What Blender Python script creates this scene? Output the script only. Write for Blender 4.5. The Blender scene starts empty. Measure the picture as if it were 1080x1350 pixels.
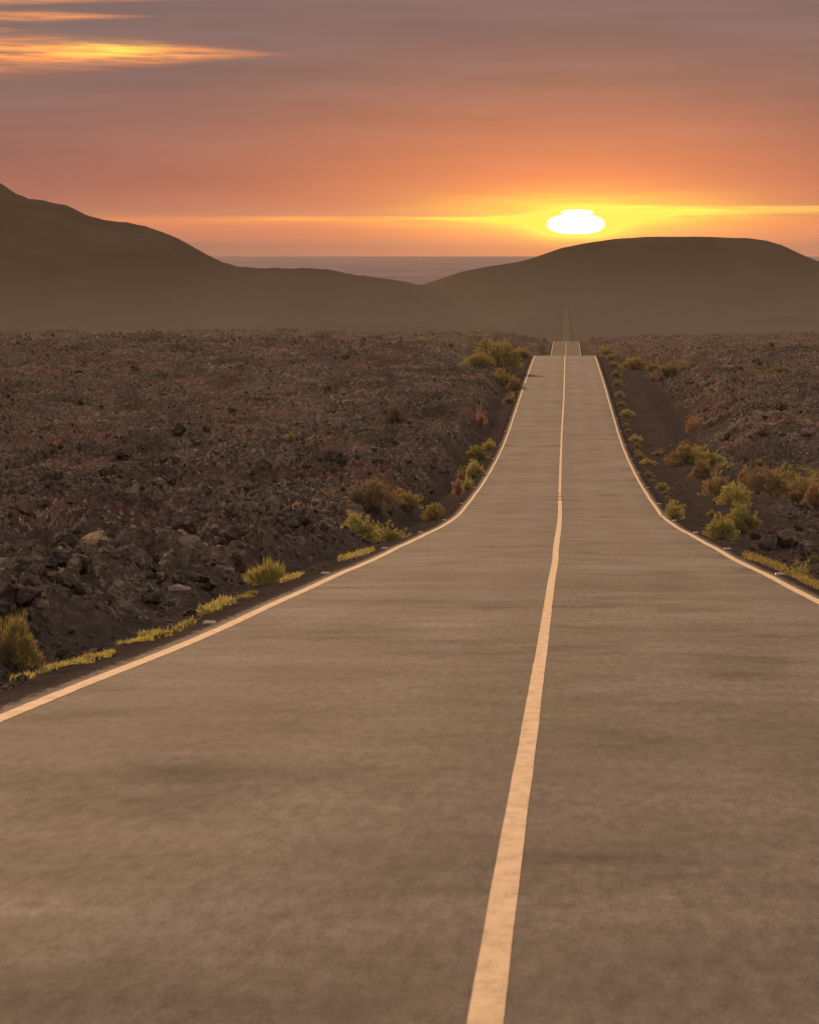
import bpy, math, random
import numpy as np
from mathutils import Matrix, Vector

# ------------------------------------------------------------------ camera
FPX = 7500.0                      # focal length in photo pixels (1080 x 1350)
CAMX = 0.218
YAW = math.atan(207.5 / FPX)      # camera turned left of the road axis
PITCH = math.atan(374.0 / FPX)    # and down
scene = bpy.context.scene
C = scene.collection
cam_d = bpy.data.cameras.new("camera")
cam = bpy.data.objects.new("camera", cam_d)
C.objects.link(cam)
scene.camera = cam
cam_d.sensor_fit = 'VERTICAL'
cam_d.sensor_height = 24.0
cam_d.lens = 24.0 * FPX / 1350.0
cam_d.clip_start = 0.5
cam_d.clip_end = 60000
cam_d.dof.use_dof = True
cam_d.dof.focus_distance = 170.0
cam_d.dof.aperture_fstop = 15.0
CAM_R = Matrix.Rotation(YAW, 3, 'Z') @ Matrix.Rotation(math.pi / 2 - PITCH, 3, 'X')
cam.location = (CAMX, 0, 0)
cam.rotation_euler = CAM_R.to_euler()
scene.render.resolution_x = 819
scene.render.resolution_y = 1024

# ------------------------------------------------------------------ render settings
scene.view_settings.view_transform = 'Standard'
scene.view_settings.look = 'None'
scene.view_settings.exposure = 0.0
scene.view_settings.gamma = 1.0
scene.cycles.use_denoising = True
scene.cycles.max_bounces = 6
scene.cycles.diffuse_bounces = 2
scene.cycles.glossy_bounces = 2
scene.cycles.transmission_bounces = 3
scene.cycles.volume_bounces = 0
scene.cycles.sample_clamp_indirect = 4.0

# ------------------------------------------------------------------ node helpers
class NB:
    def __init__(s, tree):
        s.t = tree; s.n = tree.nodes; s.l = tree.links
    def new(s, typ, **kw):
        n = s.n.new(typ)
        for k, v in kw.items(): setattr(n, k, v)
        return n
    def put(s, sock, v):
        if hasattr(v, 'is_output'): s.l.new(v, sock)
        else: sock.default_value = v
    def m(s, op, a, b=0.0, c=None, clamp=False):
        n = s.new('ShaderNodeMath', operation=op); n.use_clamp = clamp
        s.put(n.inputs[0], a); s.put(n.inputs[1], b)
        if c is not None: s.put(n.inputs[2], c)
        return n.outputs[0]
    def add(s, a, b): return s.m('ADD', a, b)
    def sub(s, a, b): return s.m('SUBTRACT', a, b)
    def mul(s, a, b): return s.m('MULTIPLY', a, b)
    def div(s, a, b): return s.m('DIVIDE', a, b)
    def gauss(s, x, x0, w):          # exp(-((x-x0)/w)^2)
        d = s.div(s.sub(x, x0), w)
        return s.m('EXPONENT', s.mul(s.mul(d, d), -1.0))
    def sstep(s, x, a, b):
        n = s.new('ShaderNodeMapRange', interpolation_type='SMOOTHSTEP')
        s.put(n.inputs['Value'], x); s.put(n.inputs['From Min'], a); s.put(n.inputs['From Max'], b)
        return n.outputs[0]
    def rng(s, x, a, b, c, d):
        n = s.new('ShaderNodeMapRange')
        s.put(n.inputs[0], x)
        for i, v in enumerate((a, b, c, d)): s.put(n.inputs[i + 1], v)
        return n.outputs[0]
    def noise(s, vec, scale, detail=2.0, rough=0.5, dist=0.0):
        n = s.new('ShaderNodeTexNoise')
        if vec is not None: s.l.new(vec, n.inputs['Vector'])
        n.inputs['Scale'].default_value = scale; n.inputs['Detail'].default_value = detail
        n.inputs['Roughness'].default_value = rough; n.inputs['Distortion'].default_value = dist
        return n.outputs['Fac']
    def comb(s, x, y, z):
        n = s.new('ShaderNodeCombineXYZ')
        for i, v in enumerate((x, y, z)): s.put(n.inputs[i], v)
        return n.outputs[0]
    def sep(s, v):
        n = s.new('ShaderNodeSeparateXYZ'); s.l.new(v, n.inputs[0]); return n.outputs
    def mix(s, f, a, b, mode='MIX'):
        n = s.new('ShaderNodeMix', data_type='RGBA', blend_type=mode)
        s.put(n.inputs[0], f)
        s.put(n.inputs[6], a if hasattr(a, 'is_output') else (*a, 1))
        s.put(n.inputs[7], b if hasattr(b, 'is_output') else (*b, 1))
        return n.outputs[2]
    def ramp(s, f, stops, interp='LINEAR'):
        n = s.new('ShaderNodeValToRGB'); n.color_ramp.interpolation = interp
        e = n.color_ramp.elements
        while len(e) < len(stops): e.new(0.5)
        for k, (p, c) in enumerate(stops):
            e[k].position = p; e[k].color = (*c, 1) if len(c) == 3 else c
        s.put(n.inputs[0], f)
        return n.outputs[0]
    def addcol(s, base, fac, col):   # base + fac*col
        f = s.mix(1.0, fac_rgb(s, fac), col, 'MULTIPLY')
        return s.mix(1.0, base, f, 'ADD')

def fac_rgb(s, fac):
    n = s.new('ShaderNodeCombineColor')
    for i in range(3): s.put(n.inputs[i], fac)
    return n.outputs[0]

# ------------------------------------------------------------------ world: dusk sky behind a cloud deck, sun disc low over the hill
SUN_EL = math.radians(11.0)
SUN_AZ = math.radians(-12.0)     # a little left of the road axis
world = bpy.data.worlds.new("World")
scene.world = world
world.use_nodes = True
nt = world.node_tree; nt.nodes.clear(); w = NB(nt)
tc = w.new('ShaderNodeTexCoord')
dx, dy, dz = w.sep(tc.outputs['Generated'])
az = w.m('ARCTAN2', dx, dy)
# sun sits at (12.5, 9) thousandths/7500ths of a radian from the road axis
U = w.sub(w.mul(az, FPX), 12.5)          # 0 at the sun, + to the right
V = w.mul(w.m('ARCSINE', dz), FPX)       # 0 at eye level
uv = w.comb(w.mul(U, 0.0022), w.mul(V, 0.022), 0.0)
n1 = w.noise(uv, 1.0, 4.0, 0.55)
n2 = w.noise(w.comb(w.mul(U, 0.006), w.mul(V, 0.11), 3.7), 1.0, 3.0, 0.6)
# base tone with height (log-like stops in V)
Vn = w.m('DIVIDE', w.add(V, 20.0), 1420.0, clamp=True)
Vn = w.m('POWER', Vn, 0.5)
def vp(v): return math.sqrt(max(0, min(1, (v + 20) / 1420.0)))
base = w.ramp(Vn, [
    (vp(-20), (0.19, 0.078, 0.092)),
    (vp(-3),   (0.50, 0.120, 0.085)),
    (vp(11),  (0.62, 0.150, 0.060)),
    (vp(20),  (0.35, 0.106, 0.085)),
    (vp(60),  (0.33, 0.116, 0.097)),
    (vp(120), (0.275, 0.125, 0.106)),
    (vp(200), (0.220, 0.132, 0.118)),
    (vp(300), (0.215, 0.138, 0.130)),
    (vp(1400), (0.60, 0.44, 0.36))])
mod = w.rng(n1, 0.3, 0.7, 0.86, 1.14)
base = w.mix(1.0, base, fac_rgb(w, mod), 'MULTIPLY')
# wide orange glow
r1 = w.m('SQRT', w.add(w.m('POWER', w.div(U, 330.0), 2.0), w.m('POWER', w.div(w.sub(V, 15.0), 125.0), 2.0)))
g1 = w.m('EXPONENT', w.mul(w.m('POWER', r1, 1.35), -1.0))
col = w.addcol(base, g1, (0.85, 0.22, -0.04))
# yellow heart
g2 = w.mul(w.gauss(U, 15.0, 175.0), w.gauss(V, 16.0, 27.0))
g2 = w.mul(g2, w.rng(n2, 0.3, 0.7, 0.7, 1.25))
col = w.addcol(col, g2, (0.8, 0.74, -0.16))
col = w.mix(1.0, col, (0.0, 0.0, 0.0), 'LIGHTEN')
# bright slit under the cloud deck, lower on the left than on the right
Vb = w.add(w.mul(w.sstep(U, -160.0, 90.0), 15.0), 14.5)
wob = w.mul(w.sub(n1, 0.5), 5.0)
Vd = w.sub(V, w.add(Vb, wob))
slit_top = w.sstep(Vd, 2.0, -2.0)
slit_bot = w.sstep(Vd, w.sub(-9.0, w.mul(26.0, w.m('EXPONENT', w.mul(w.m('ABSOLUTE', w.div(w.sub(U, 40.0), 230.0)), -1.0)))), -1.0)
slit = w.mul(slit_top, slit_bot)
fall = w.m('EXPONENT', w.mul(w.m('ABSOLUTE', w.div(U, w.add(230.0, w.mul(w.sstep(U, -20.0, 20.0), 190.0)))), -1.0))
n5 = w.noise(w.comb(w.mul(U, 0.0042), w.mul(V, 0.16), 13.0), 1.0, 4.0, 0.6)
slit = w.mul(slit, w.rng(n5, 0.35, 0.62, 0.25, 1.2))
slit = w.mul(slit, w.mul(fall, w.rng(n2, 0.35, 0.65, 0.45, 1.3)))
col = w.addcol(col, slit, (1.1, 0.86, -0.10))
# dark cloud shreds crossing the glow low on the right
sh = w.mul(w.sstep(n2, 0.52, 0.66), w.mul(w.sstep(V, 32.0, 12.0), w.sstep(U, 30.0, 160.0)))
col = w.mix(w.mul(sh, 0.55), col, (0.85, 0.22, 0.05))
# lit streaks of higher cloud, upper left
dr = w.sub(n1, 0.5)
u2 = w.add(U, 760.0)      # 0 at the photo's left border
v2 = w.add(V, w.mul(u2, -0.004))
def streak(vc, hh, u_end, soft, amp):
    taper = w.m('MAXIMUM', w.sub(1.0, w.m('POWER', w.m('MAXIMUM', w.div(w.add(u2, 40.0), u_end), 0.0), 1.7)), 0.0)
    half = w.add(w.mul(taper, hh), 0.8)
    d = w.div(w.sub(w.add(v2, w.mul(dr, 22.0)), vc), half)
    g = w.m('EXPONENT', w.mul(w.m('POWER', w.m('ABSOLUTE', d), 2.4), -1.0))
    g = w.mul(g, w.sstep(u2, u_end, u_end - soft))
    fib = w.noise(w.comb(w.mul(w.add(U, w.mul(V, 6.0)), 0.012), w.mul(V, 0.16), 9.1), 1.0, 3.0, 0.6)
    g = w.mul(g, w.rng(fib, 0.3, 0.62, 0.25, 1.15))
    return w.mul(g, amp)
s1 = streak(228.0, 20.0, 420.0, 250.0, 1.15)
s2 = streak(277.0, 6.0, 240.0, 180.0, 0.75)
s3 = streak(298.0, 4.0, 330.0, 250.0, 0.55)
s4 = streak(260.0, 3.5, 70.0, 60.0, 0.45)
ss = w.add(w.add(s1, s2), w.add(s3, s4))
back = w.sstep(w.m('ABSOLUTE', az), 0.5, 0.25)
ss = w.mul(ss, back)
hot = w.mul(w.gauss(u2, 150.0, 70.0), w.gauss(V, 236.0, 11.0))
col = w.addcol(col, ss, (0.95, 0.26, -0.05))
col = w.addcol(col, w.mul(hot, ss), (0.5, 0.45, 0.0))
# grey-mauve bands among them
gb = w.mul(w.gauss(V, 250.0, 70.0), w.sstep(U, 100.0, -760.0))
gb = w.mul(gb, w.sstep(n2, 0.42, 0.6))
col = w.mix(w.mul(gb, 0.45), col, (0.235, 0.165, 0.15))
# sun disc: flattened, a thin cloud bar across its upper part
def lens(u0, v0, hu, hv, p):
    ex = w.m('POWER', w.m('ABSOLUTE', w.div(w.sub(U, u0), hu)), p)
    ey = w.m('POWER', w.m('ABSOLUTE', w.div(w.sub(V, w.add(v0, w.mul(w.sub(n2, 0.5), 1.0))), hv)), p)
    return w.add(ex, ey)
rr = lens(-1.0, 5.5, 37.0, 12.6, 2.5)
r2_ = lens(0.5, 20.8, 19.5, 3.6, 2.0)
disc = w.m('MAXIMUM', w.sstep(rr, 1.15, 0.85), w.sstep(r2_, 1.35, 0.8))
barr = w.mul(w.gauss(V, w.add(7.0, w.mul(U, 0.02)), 0.9), w.mul(w.sstep(U, -14.0, -30.0), 0.97))
disc = w.mul(disc, w.sub(1.0, barr))
halo = w.m('EXPONENT', w.mul(w.m('MAXIMUM', w.sub(rr, 0.9), 0.0), -0.40))
col = w.addcol(col, halo, (0.9, 0.85, -0.05))
col = w.mix(1.0, col, (1.7, 1.10, 9.0), 'DARKEN')
col = w.addcol(col, disc, (5.0, 4.2, 3.0))
bg = w.new('ShaderNodeBackground'); w.put(bg.inputs[0], col); bg.inputs[1].default_value = 1.0
sky = w.new('ShaderNodeTexSky', sky_type='NISHITA')
sky.sun_disc = False; sky.sun_elevation = SUN_EL; sky.sun_rotation = SUN_AZ
bg2 = w.new('ShaderNodeBackground'); w.l.new(sky.outputs[0], bg2.inputs[0]); bg2.inputs[1].default_value = 0.05
# the scattering sky lights the place above the cloud deck (it fades out towards the horizon, where the deck hides it)
deck = w.sstep(dz, 0.06, 0.35)
w.put(bg2.inputs[1], w.mul(deck, 0.12))
ad = w.new('ShaderNodeAddShader'); w.l.new(bg.outputs[0], ad.inputs[0]); w.l.new(bg2.outputs[0], ad.inputs[1])
out = w.new('ShaderNodeOutputWorld'); w.l.new(ad.outputs[0], out.inputs[0])

# ------------------------------------------------------------------ sun lamp
sd = bpy.data.lights.new("sun", 'SUN')
sun = bpy.data.objects.new("sun", sd); C.objects.link(sun)
sd.energy = 5.0
sd.angle = math.radians(0.5)
sd.color = (1.0, 0.58, 0.28)
dirv = Vector((math.sin(SUN_AZ) * math.cos(SUN_EL), math.cos(SUN_AZ) * math.cos(SUN_EL), math.sin(SUN_EL)))
sun.rotation_euler = dirv.to_track_quat('Z', 'Y').to_euler()

# ------------------------------------------------------------------ object helpers
def link(name, me, parent=None):
    o = bpy.data.objects.new(name, me); C.objects.link(o)
    if parent: o.parent = parent
    return o
def tag(o, label=None, cat=None, group=None, kind=None):
    if label: o["label"] = label
    if cat: o["category"] = cat
    if group: o["group"] = group
    if kind: o["kind"] = kind
    return o
def np_mesh(name, verts, faces, mat=None, smooth=True, nside=4):
    """verts (N,3) and faces (M,nside) numpy arrays -> mesh"""
    me = bpy.data.meshes.new(name)
    nv, nf = len(verts), len(faces)
    me.vertices.add(nv); me.vertices.foreach_set('co', np.ascontiguousarray(verts, dtype=np.float32).ravel())
    me.loops.add(nf * nside); me.loops.foreach_set('vertex_index', np.ascontiguousarray(faces, dtype=np.int32).ravel())
    me.polygons.add(nf)
    me.polygons.foreach_set('loop_start', np.arange(0, nf * nside, nside, dtype=np.int32))
    me.polygons.foreach_set('use_smooth', np.full(nf, smooth, dtype=bool))
    me.update(calc_edges=True)
    if mat: me.materials.append(mat)
    return me
def grid_faces(nr, nc):
    i = np.arange(nr - 1)[:, None] * nc + np.arange(nc - 1)[None, :]
    i = i.ravel()
    return np.stack([i, i + 1, i + nc + 1, i + nc], axis=1)

# ------------------------------------------------------------------ noise in numpy
_rs = np.random.RandomState(11)
_T = _rs.rand(256, 256).astype(np.float64)
def vnoise(x, y, seed=0):
    x = x + seed * 17.31; y = y + seed * 9.77
    xi = np.floor(x); yi = np.floor(y)
    fx = x - xi; fy = y - yi
    xi = xi.astype(np.int64) & 255; yi = yi.astype(np.int64) & 255
    x1 = (xi + 1) & 255; y1 = (yi + 1) & 255
    u = fx * fx * (3 - 2 * fx); v = fy * fy * (3 - 2 * fy)
    a = _T[xi, yi]; b = _T[x1, yi]; c = _T[xi, y1]; d = _T[x1, y1]
    return (a + (b - a) * u) + ((c + (d - c) * u) - (a + (b - a) * u)) * v   # 0..1
def fbm(x, y, octs, seed=0, gain=0.5, lac=2.03):
    s = 0; a = 1; t = 0
    for o in range(octs):
        s = s + a * (vnoise(x, y, seed + o) - 0.5); t += a
        a *= gain; ca, sa = math.cos(0.6), math.sin(0.6)
        x, y = (x * ca - y * sa) * lac, (x * sa + y * ca) * lac
    return s * 2 / t       # about -1..1
def ridged(x, y, octs, seed=0, gain=0.55):
    s = 0; a = 1; t = 0
    for o in range(octs):
        s = s + a * (1 - np.abs(2 * vnoise(x, y, seed + o) - 1)); t += a
        a *= gain; ca, sa = math.cos(0.8), math.sin(0.8)
        x, y = (x * ca - y * sa) * 2.1, (x * sa + y * ca) * 2.1
    return s / t
def sst(x, a, b):
    t = np.clip((x - a) / (b - a), 0, 1); return t * t * (3 - 2 * t)

# ------------------------------------------------------------------ road profile (metres relative to the camera's eye)
_PZ = [-400, 0, 60, 120, 150, 162, 177, 192, 212, 236, 266, 297, 340, 390, 455, 521, 596, 628, 660, 760, 950, 1150, 1237, 1340, 1450, 1530, 1700, 2300, 3000, 3500, 3800, 4100, 4400, 4900, 5600]
_PH = [8.0, -1.587, -4.14, -6.70, -7.96, -8.45, -9.02, -9.50, -10.04, -10.62, -11.24, -11.78, -12.27, -12.53, -12.82, -13.22, -13.74, -14.08, -14.75, -17.9, -23.6, -27.2, -27.9, -28.6, -29.3, -30.4, -34.5, -50.5, -67.0, -73.5, -73.5, -68.0, -59.5, -44, -40]
def _pchip(xs, ys):
    xs = np.array(xs, float); ys = np.array(ys, float)
    h = np.diff(xs); d = np.diff(ys) / h
    m = np.zeros_like(ys)
    for i in range(1, len(xs) - 1):
        if d[i-1] * d[i] > 0:
            w1 = 2*h[i] + h[i-1]; w2 = h[i] + 2*h[i-1]
            m[i] = (w1 + w2) / (w1/d[i-1] + w2/d[i])
    m[0] = d[0]; m[-1] = d[-1]
    def f(x):
        x = np.asarray(x, float)
        k = np.clip(np.searchsorted(xs, x) - 1, 0, len(xs) - 2)
        t = (x - xs[k]) / h[k]
        t = np.clip(t, 0, 1)
        return ((1+2*t)*(1-t)**2*ys[k] + t*(1-t)**2*h[k]*m[k] + t*t*(3-2*t)*ys[k+1] + t*t*(t-1)*h[k]*m[k+1])
    return f
R = _pchip(_PZ, _PH)
def wob(z):        # gentle undulation of the old road surface
    return 0.018 * fbm(z / 17.0, z * 0 + 3.3, 2, 5) + 0.006 * np.sin(z / 4.3)
def road_z(x, z):
    return R(z) + wob(z) * sst(z, 20, 60) - 0.02 * (np.abs(x) / 3.3) ** 2
HALF = 3.62        # asphalt half width; edge line centre at 3.3

# skyline of the hills, photo pixels -> metres at the ridge
_LX = [-2600, -900, -400, -120, 0, 20, 37, 50, 62, 85, 110, 135, 165, 205, 230, 250, 275, 290, 310, 350, 400, 430, 470, 510, 540, 553, 600, 700, 1100]
_LY = [300, 262, 236, 224, 243, 256, 262, 262.5, 266, 271, 283, 290, 293, 303, 314, 325, 339, 347, 352, 355, 353, 356, 364, 369, 375, 378, 388, 400, 440]
_RX = [100, 400, 520, 553, 575, 610, 640, 680, 700, 740, 780, 810, 850, 930, 985, 1010, 1030, 1055, 1080, 1160, 1300, 1700, 2600]
_RY = [450, 410, 388, 377, 370, 358, 352, 346, 341, 327, 319, 315, 312, 312, 314, 317, 323, 335, 345, 366, 380, 372, 400]
ZL, ZR = 4900.0, 5400.0
def px_to_x(px, z):     # lateral position of a photo column at distance z
    return CAMX + z * math.sin(-YAW) + (np.asarray(px, float) - 540) / FPX * z
def ridge_h(x, z0, px, py):
    xs = px_to_x(px, z0); hs = -(np.array(py, float) - 301) / FPX * z0
    return np.interp(x, xs, hs)
lf_l = None
def lava_edge(x, z, d):
    """1 on the lava, 0 on the sand shoulder; the flow comes closer on the left"""
    k = np.where(x < 0, 0.45, 0.0)
    return sst(d + 0.5 * fbm(x / 1.3, z / 2.2, 2, 3) + k, 1.5, 2.9)
def ground_z(x, z, detail=True):
    """height of the ground under (x, z); z runs along the road"""
    x = np.asarray(x, float); z = np.asarray(z, float)
    r = R(z)
    ax = np.abs(x); d = ax - HALF
    left = x < 0
    # --- dark sand shoulders
    sh = -0.05 - 0.12 * sst(d, 0.0, 0.35) - 0.22 * sst(d, 0.3, 1.6)
    # --- right side: bank dropping to a sunk strip with a dirt track
    dip = sst(z, 95, 150) * (1 - sst(z, 430, 560))
    bank = -1.35 * sst(d, 0.9, 6.5) * dip
    # --- level of the lava flows
    wl = lava_edge(x, z, d)
    big = fbm(x / 46.0 + 4, z / 60.0, 3, 21)
    mid = fbm(x / 11.0, z / 15.0, 3, 31)
    far = sst(z, 400, 1100)
    lvl_l = 0.10 + 0.75 * big + 0.60 * mid + 0.9 * sst(d, 6, 40) * sst(z, 380, 600)
    # lava bank on the right behind the track
    z_tr = 296 + 0.5 * (ax - 10) * 0
    bankr = 1.3 * sst(z, 304, 318) * (1 - sst(z, 520, 600)) * sst(d, 5.0, 9.0)
    rim = -0.75 * sst(z, 200, 250) * (1 - sst(z, 300, 316)) * sst(d, 4, 8)
    lvl_r = -0.05 + 0.42 * big + 0.28 * mid * (1 - 0.8 * rim_flat(d, z)) + 1.35 * bankr + rim + 0.8 * sst(d, 6, 40) * sst(z, 430, 620)
    lvl_l = lvl_l + 1.3 * (ridged(x / 8.0, z / 12.0, 2, 33) - 0.55) * sst(z, 90, 200)
    lvl = np.where(left, lvl_l, lvl_r)
    lvl = lvl * (1 - (1 - sst(z, 110, 190)) * (1 - sst(d, 2.0, 11.0)) * 0.75) - 0.15 * (1 - sst(z, 110, 190))
    # the second, farther flow stands above the road
    crest2 = np.exp(-((z - 1430) / 210.0) ** 2) * sst(d, 1.5, 16)
    lvl = lvl + crest2 * (1.1 + 0.9 * fbm(x / 25.0, z / 90.0, 3, 44))
    lvl = np.clip(lvl + 0.25, -0.6, None) * 1.0 - 0.1
    h = r + sh + np.where(left, 0, bank) + wl * (lvl - sh * 0.6)
    # away from the road the land forgets the road's dips a little
    h = h + wl * sst(ax, 150, 900) * (1 - sst(z, 2500, 3600)) * 6.0 * (fbm(x / 300.0, z / 400.0, 2, 61) - 0.2)
    rough = wl * np.where(left, 1.0, 1 - 0.93 * rim_flat(d, z))
    if detail:
        a = ridged(x / 2.6, z / 3.0, 3, 71)
        b = ridged(x / 0.75, z / 0.8, 3, 81, 0.6)
        amp = 0.55 + 0.45 * fbm(x / 9.0, z / 13.0, 2, 91)
        h = h + rough * (1.9 * amp * (a - 0.55) + 0.85 * (b - 0.5) + 0.22 * (ridged(x / 0.26, z / 0.28, 2, 86, 0.6) - 0.5)) + (1 - wl) * sst(d, 0.1, 0.6) * 0.05 * fbm(x / 0.4, z / 0.4, 3, 95)
        h = h + wl * far * 0.8 * (ridged(x / 9.0, z / 22.0, 3, 97) - 0.5)
    # --- hills
    if np.any(z > 2900):
        valley = -75.0 + 2.0 * fbm(x / 200, z / 200, 3, 12)
        kx = 1 - sst(ax, 3.6, 30)
        land = h * kx + (np.minimum(h, -66.0 - 9 * sst(z, 3000, 3600))) * (1 - kx)
        def hill(z0, foot, backl, hx, p):
            s = np.clip((z - foot) / (z0 - foot), 0, 1)
            b = np.clip((z - z0) / backl, 0, 1)
            prof = s ** p * (1 - 0.0 * s)
            prof = prof * (1 - sst(b, 0, 1))
            gul = ridged(x / 130.0 + 0.3 * z / 500, z / 420.0, 4, 51) - 0.6
            return prof, gul * 10.0 * np.sin(np.pi * np.clip(s, 0, 1)) * (1 - b)
        pl, gl = hill(ZL, 3450.0, 1500.0, None, 1.55)
        pr, gr = hill(ZR, 3700.0, 1500.0, None, 1.7)
        xl = CAMX + (x - CAMX) * (ZL / np.maximum(z, 3000)); xr = CAMX + (x - CAMX) * (ZR / np.maximum(z, 3000))
        xl = x * 0.4 + xl * 0.6; xr = x * 0.4 + xr * 0.6
        hl = ridge_h(xl, ZL, _LX, _LY); hr = ridge_h(xr, ZR, _RX, _RY)
        hl = hl + 1.8 * fbm(x / 16.0, z / 60.0, 4, 13)
        hr = hr + 0.35 * fbm(x / 18.0, z / 60.0, 3, 14)
        base_l = valley; 
        L = base_l + (hl - valley) * pl + gl
        Rr = base_l + (hr - valley) * pr + gr
        H = np.maximum(L, Rr)
        k = sst(z, 3300, 3800)
        # the road's flank keeps the road's own height
        kr = 1 - sst(ax, 5, 70)
        h2 = H * (1 - kr) + np.maximum(h, H * 0 - 200) * kr * (1 - sst(z, 4300, 4700)) + H * kr * sst(z, 4300, 4700)
        h = np.where(z > 2900, (1 - k) * land + k * h2, h)
        h = h - 60 * sst(z, 6400, 7200)
    # coast all round
    edge = np.maximum(sst(ax, 4200, 5600), 0)
    h = h * (1 - edge) + edge * -125.0
    h = np.minimum(h, 51.0)
    return h
def rim_flat(d, z):
    """dirt track and sandy strip right of the road, where the ground is smooth"""
    t = sst(z, 262, 272) * (1 - sst(z, 300, 308)) * sst(d, 3.0, 5.0)
    u = sst(z, 100, 130) * (1 - sst(z, 520, 600)) * (1 - sst(d, 4.0, 6.0))
    return np.maximum(t, u)

def at(px, py, zmin=18.0, zmax=1600.0):
    """where the photo pixel's ray meets the (smooth) ground"""
    v = CAM_R @ Vector(((px - 540) / FPX, -(py - 675) / FPX, -1.0))
    ys = np.geomspace(zmin, zmax, 6000)
    xs = CAMX + v.x / v.y * ys; zs = v.z / v.y * ys
    g = ground_z(xs, ys, False)
    g = np.where(np.abs(xs) < HALF, road_z(xs, ys), g)
    hit = np.nonzero(zs <= g)[0]
    k = hit[0] if len(hit) else len(ys) - 1
    return float(xs[k]), float(ys[k]), float(g[k])
def gz(x, y): return float(ground_z(np.array([x]), np.array([y]))[0])

# ------------------------------------------------------------------ materials
def new_mat(name):
    m = bpy.data.materials.new(name); m.use_nodes = True
    m.node_tree.nodes.clear(); b = NB(m.node_tree)
    p = b.new('ShaderNodeBsdfPrincipled'); o = b.new('ShaderNodeOutputMaterial')
    b.l.new(p.outputs[0], o.inputs[0])
    return m, b, p, o
def bump(b, p, h, strength, dist):
    n = b.new('ShaderNodeBump'); n.inputs['Strength'].default_value = strength
    n.inputs['Distance'].default_value = dist
    b.put(n.inputs['Height'], h); b.l.new(n.outputs[0], p.inputs['Normal'])

def mat_asphalt():
    m, b, p, o = new_mat("asphalt")
    g = b.new('ShaderNodeNewGeometry'); P = g.outputs['Position']
    x, y, z = b.sep(P)
    Pf = b.comb(x, y, 0.0)
    Pg = b.comb(x, b.mul(y, 0.11), 0.0)
    fine = b.noise(Pg, 85.0, 4.0, 0.85)
    grit = b.noise(Pg, 15.0, 4.0, 0.75)
    patch = b.noise(b.comb(b.mul(x, 0.5), b.mul(y, 0.33), 1.0), 1.0, 4.0, 0.62)
    band = b.noise(b.comb(b.mul(x, 0.42), b.mul(y, 0.17), 5.0), 1.0, 4.0, 0.6, 0.4)
    c = b.ramp(b.rng(patch, 0.3, 0.7, 0, 1), [(0, (0.050, 0.040, 0.034)), (0.5, (0.078, 0.062, 0.052)), (1, (0.108, 0.086, 0.071))])
    streak = b.sstep(band, 0.52, 0.26)
    wide = b.noise(b.comb(b.mul(x, 0.10), b.mul(y, 0.055), 31.0), 1.0, 3.0, 0.6, 0.3)
    c = b.mix(1.0, c, fac_rgb(b, b.rng(wide, 0.3, 0.7, 0.70, 1.25)), 'MULTIPLY')
    c = b.mix(b.mul(streak, 0.75), c, (0.034, 0.029, 0.025))
    b2n = b.noise(b.comb(b.mul(x, 1.3), b.mul(y, 0.50), 11.0), 1.0, 5.0, 0.65, 0.6)
    c = b.mix(1.0, c, fac_rgb(b, b.rng(b2n, 0.3, 0.7, 0.76, 1.22)), 'MULTIPLY')
    und = b.noise(b.comb(b.mul(x, 0.6), b.mul(y, 0.35), 21.0), 1.0, 3.0, 0.55)
    # wheel paths polished paler, oil line and untravelled middle darker
    axx = b.m('ABSOLUTE', x)
    wheel = b.add(b.gauss(axx, 1.0, 0.38), b.gauss(axx, 2.45, 0.38))
    c = b.mix(b.mul(wheel, 0.22), c, (0.125, 0.106, 0.088))
    mid = b.mul(b.gauss(x, 0.0, 0.42), b.sstep(patch, 0.25, 0.6))
    c = b.mix(b.mul(mid, 0.35), c, (0.052, 0.044, 0.037))
    sp = b.rng(b.add(b.mul(fine, 0.5), b.mul(grit, 0.5)), 0.36, 0.64, 0.25, 1.75)
    c = b.mix(1.0, c, fac_rgb(b, sp), 'MULTIPLY')
    # sand trodden over the asphalt outside the edge lines
    dirt = b.sstep(b.add(axx, b.mul(b.sub(grit, 0.5), 0.35)), 3.34, 3.50)
    c = b.mix(b.mul(dirt, b.rng(patch, 0.35, 0.65, 0.75, 0.97)), c, b.mix(grit, (0.035, 0.026, 0.022), (0.075, 0.058, 0.048)))
    farf = b.sstep(y, 800.0, 1200.0)      # haze tone painted into the asphalt colour beyond the first crest
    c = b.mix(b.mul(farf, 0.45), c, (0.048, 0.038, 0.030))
    # transverse cracks
    v = b.new('ShaderNodeTexVoronoi', feature='DISTANCE_TO_EDGE')
    b.l.new(b.comb(b.mul(x, 0.16), b.mul(b.add(y, b.mul(grit, 0.8)), 0.11), 0.0), v.inputs['Vector']); v.inputs['Scale'].default_value = 1.0
    cr = b.mul(b.sstep(v.outputs['Distance'], 0.007, 0.002), b.sstep(band, 0.5, 0.42))
    c = b.mix(b.mul(cr, 0.35), c, (0.04, 0.033, 0.028))
    b.put(p.inputs['Base Color'], c)
    p.inputs['Roughness'].default_value = 0.95
    b.put(p.inputs['Specular IOR Level'], b.mul(b.mul(b.mul(b.sub(1.0, dirt), b.sub(1.0, b.mul(farf, 0.7))), 0.02), b.mul(b.rng(b2n, 0.3, 0.7, 0.85, 1.2), b.rng(streak, 0, 1, 1.25, 0.55))))
    hgt = b.add(b.mul(grit, 0.5), b.mul(fine, 0.5))
    hgt = b.add(hgt, b.mul(patch, 0.9))
    bump(b, p, b.add(hgt, b.mul(und, 4.0)), 1.0, 0.007)
    return m

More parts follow.
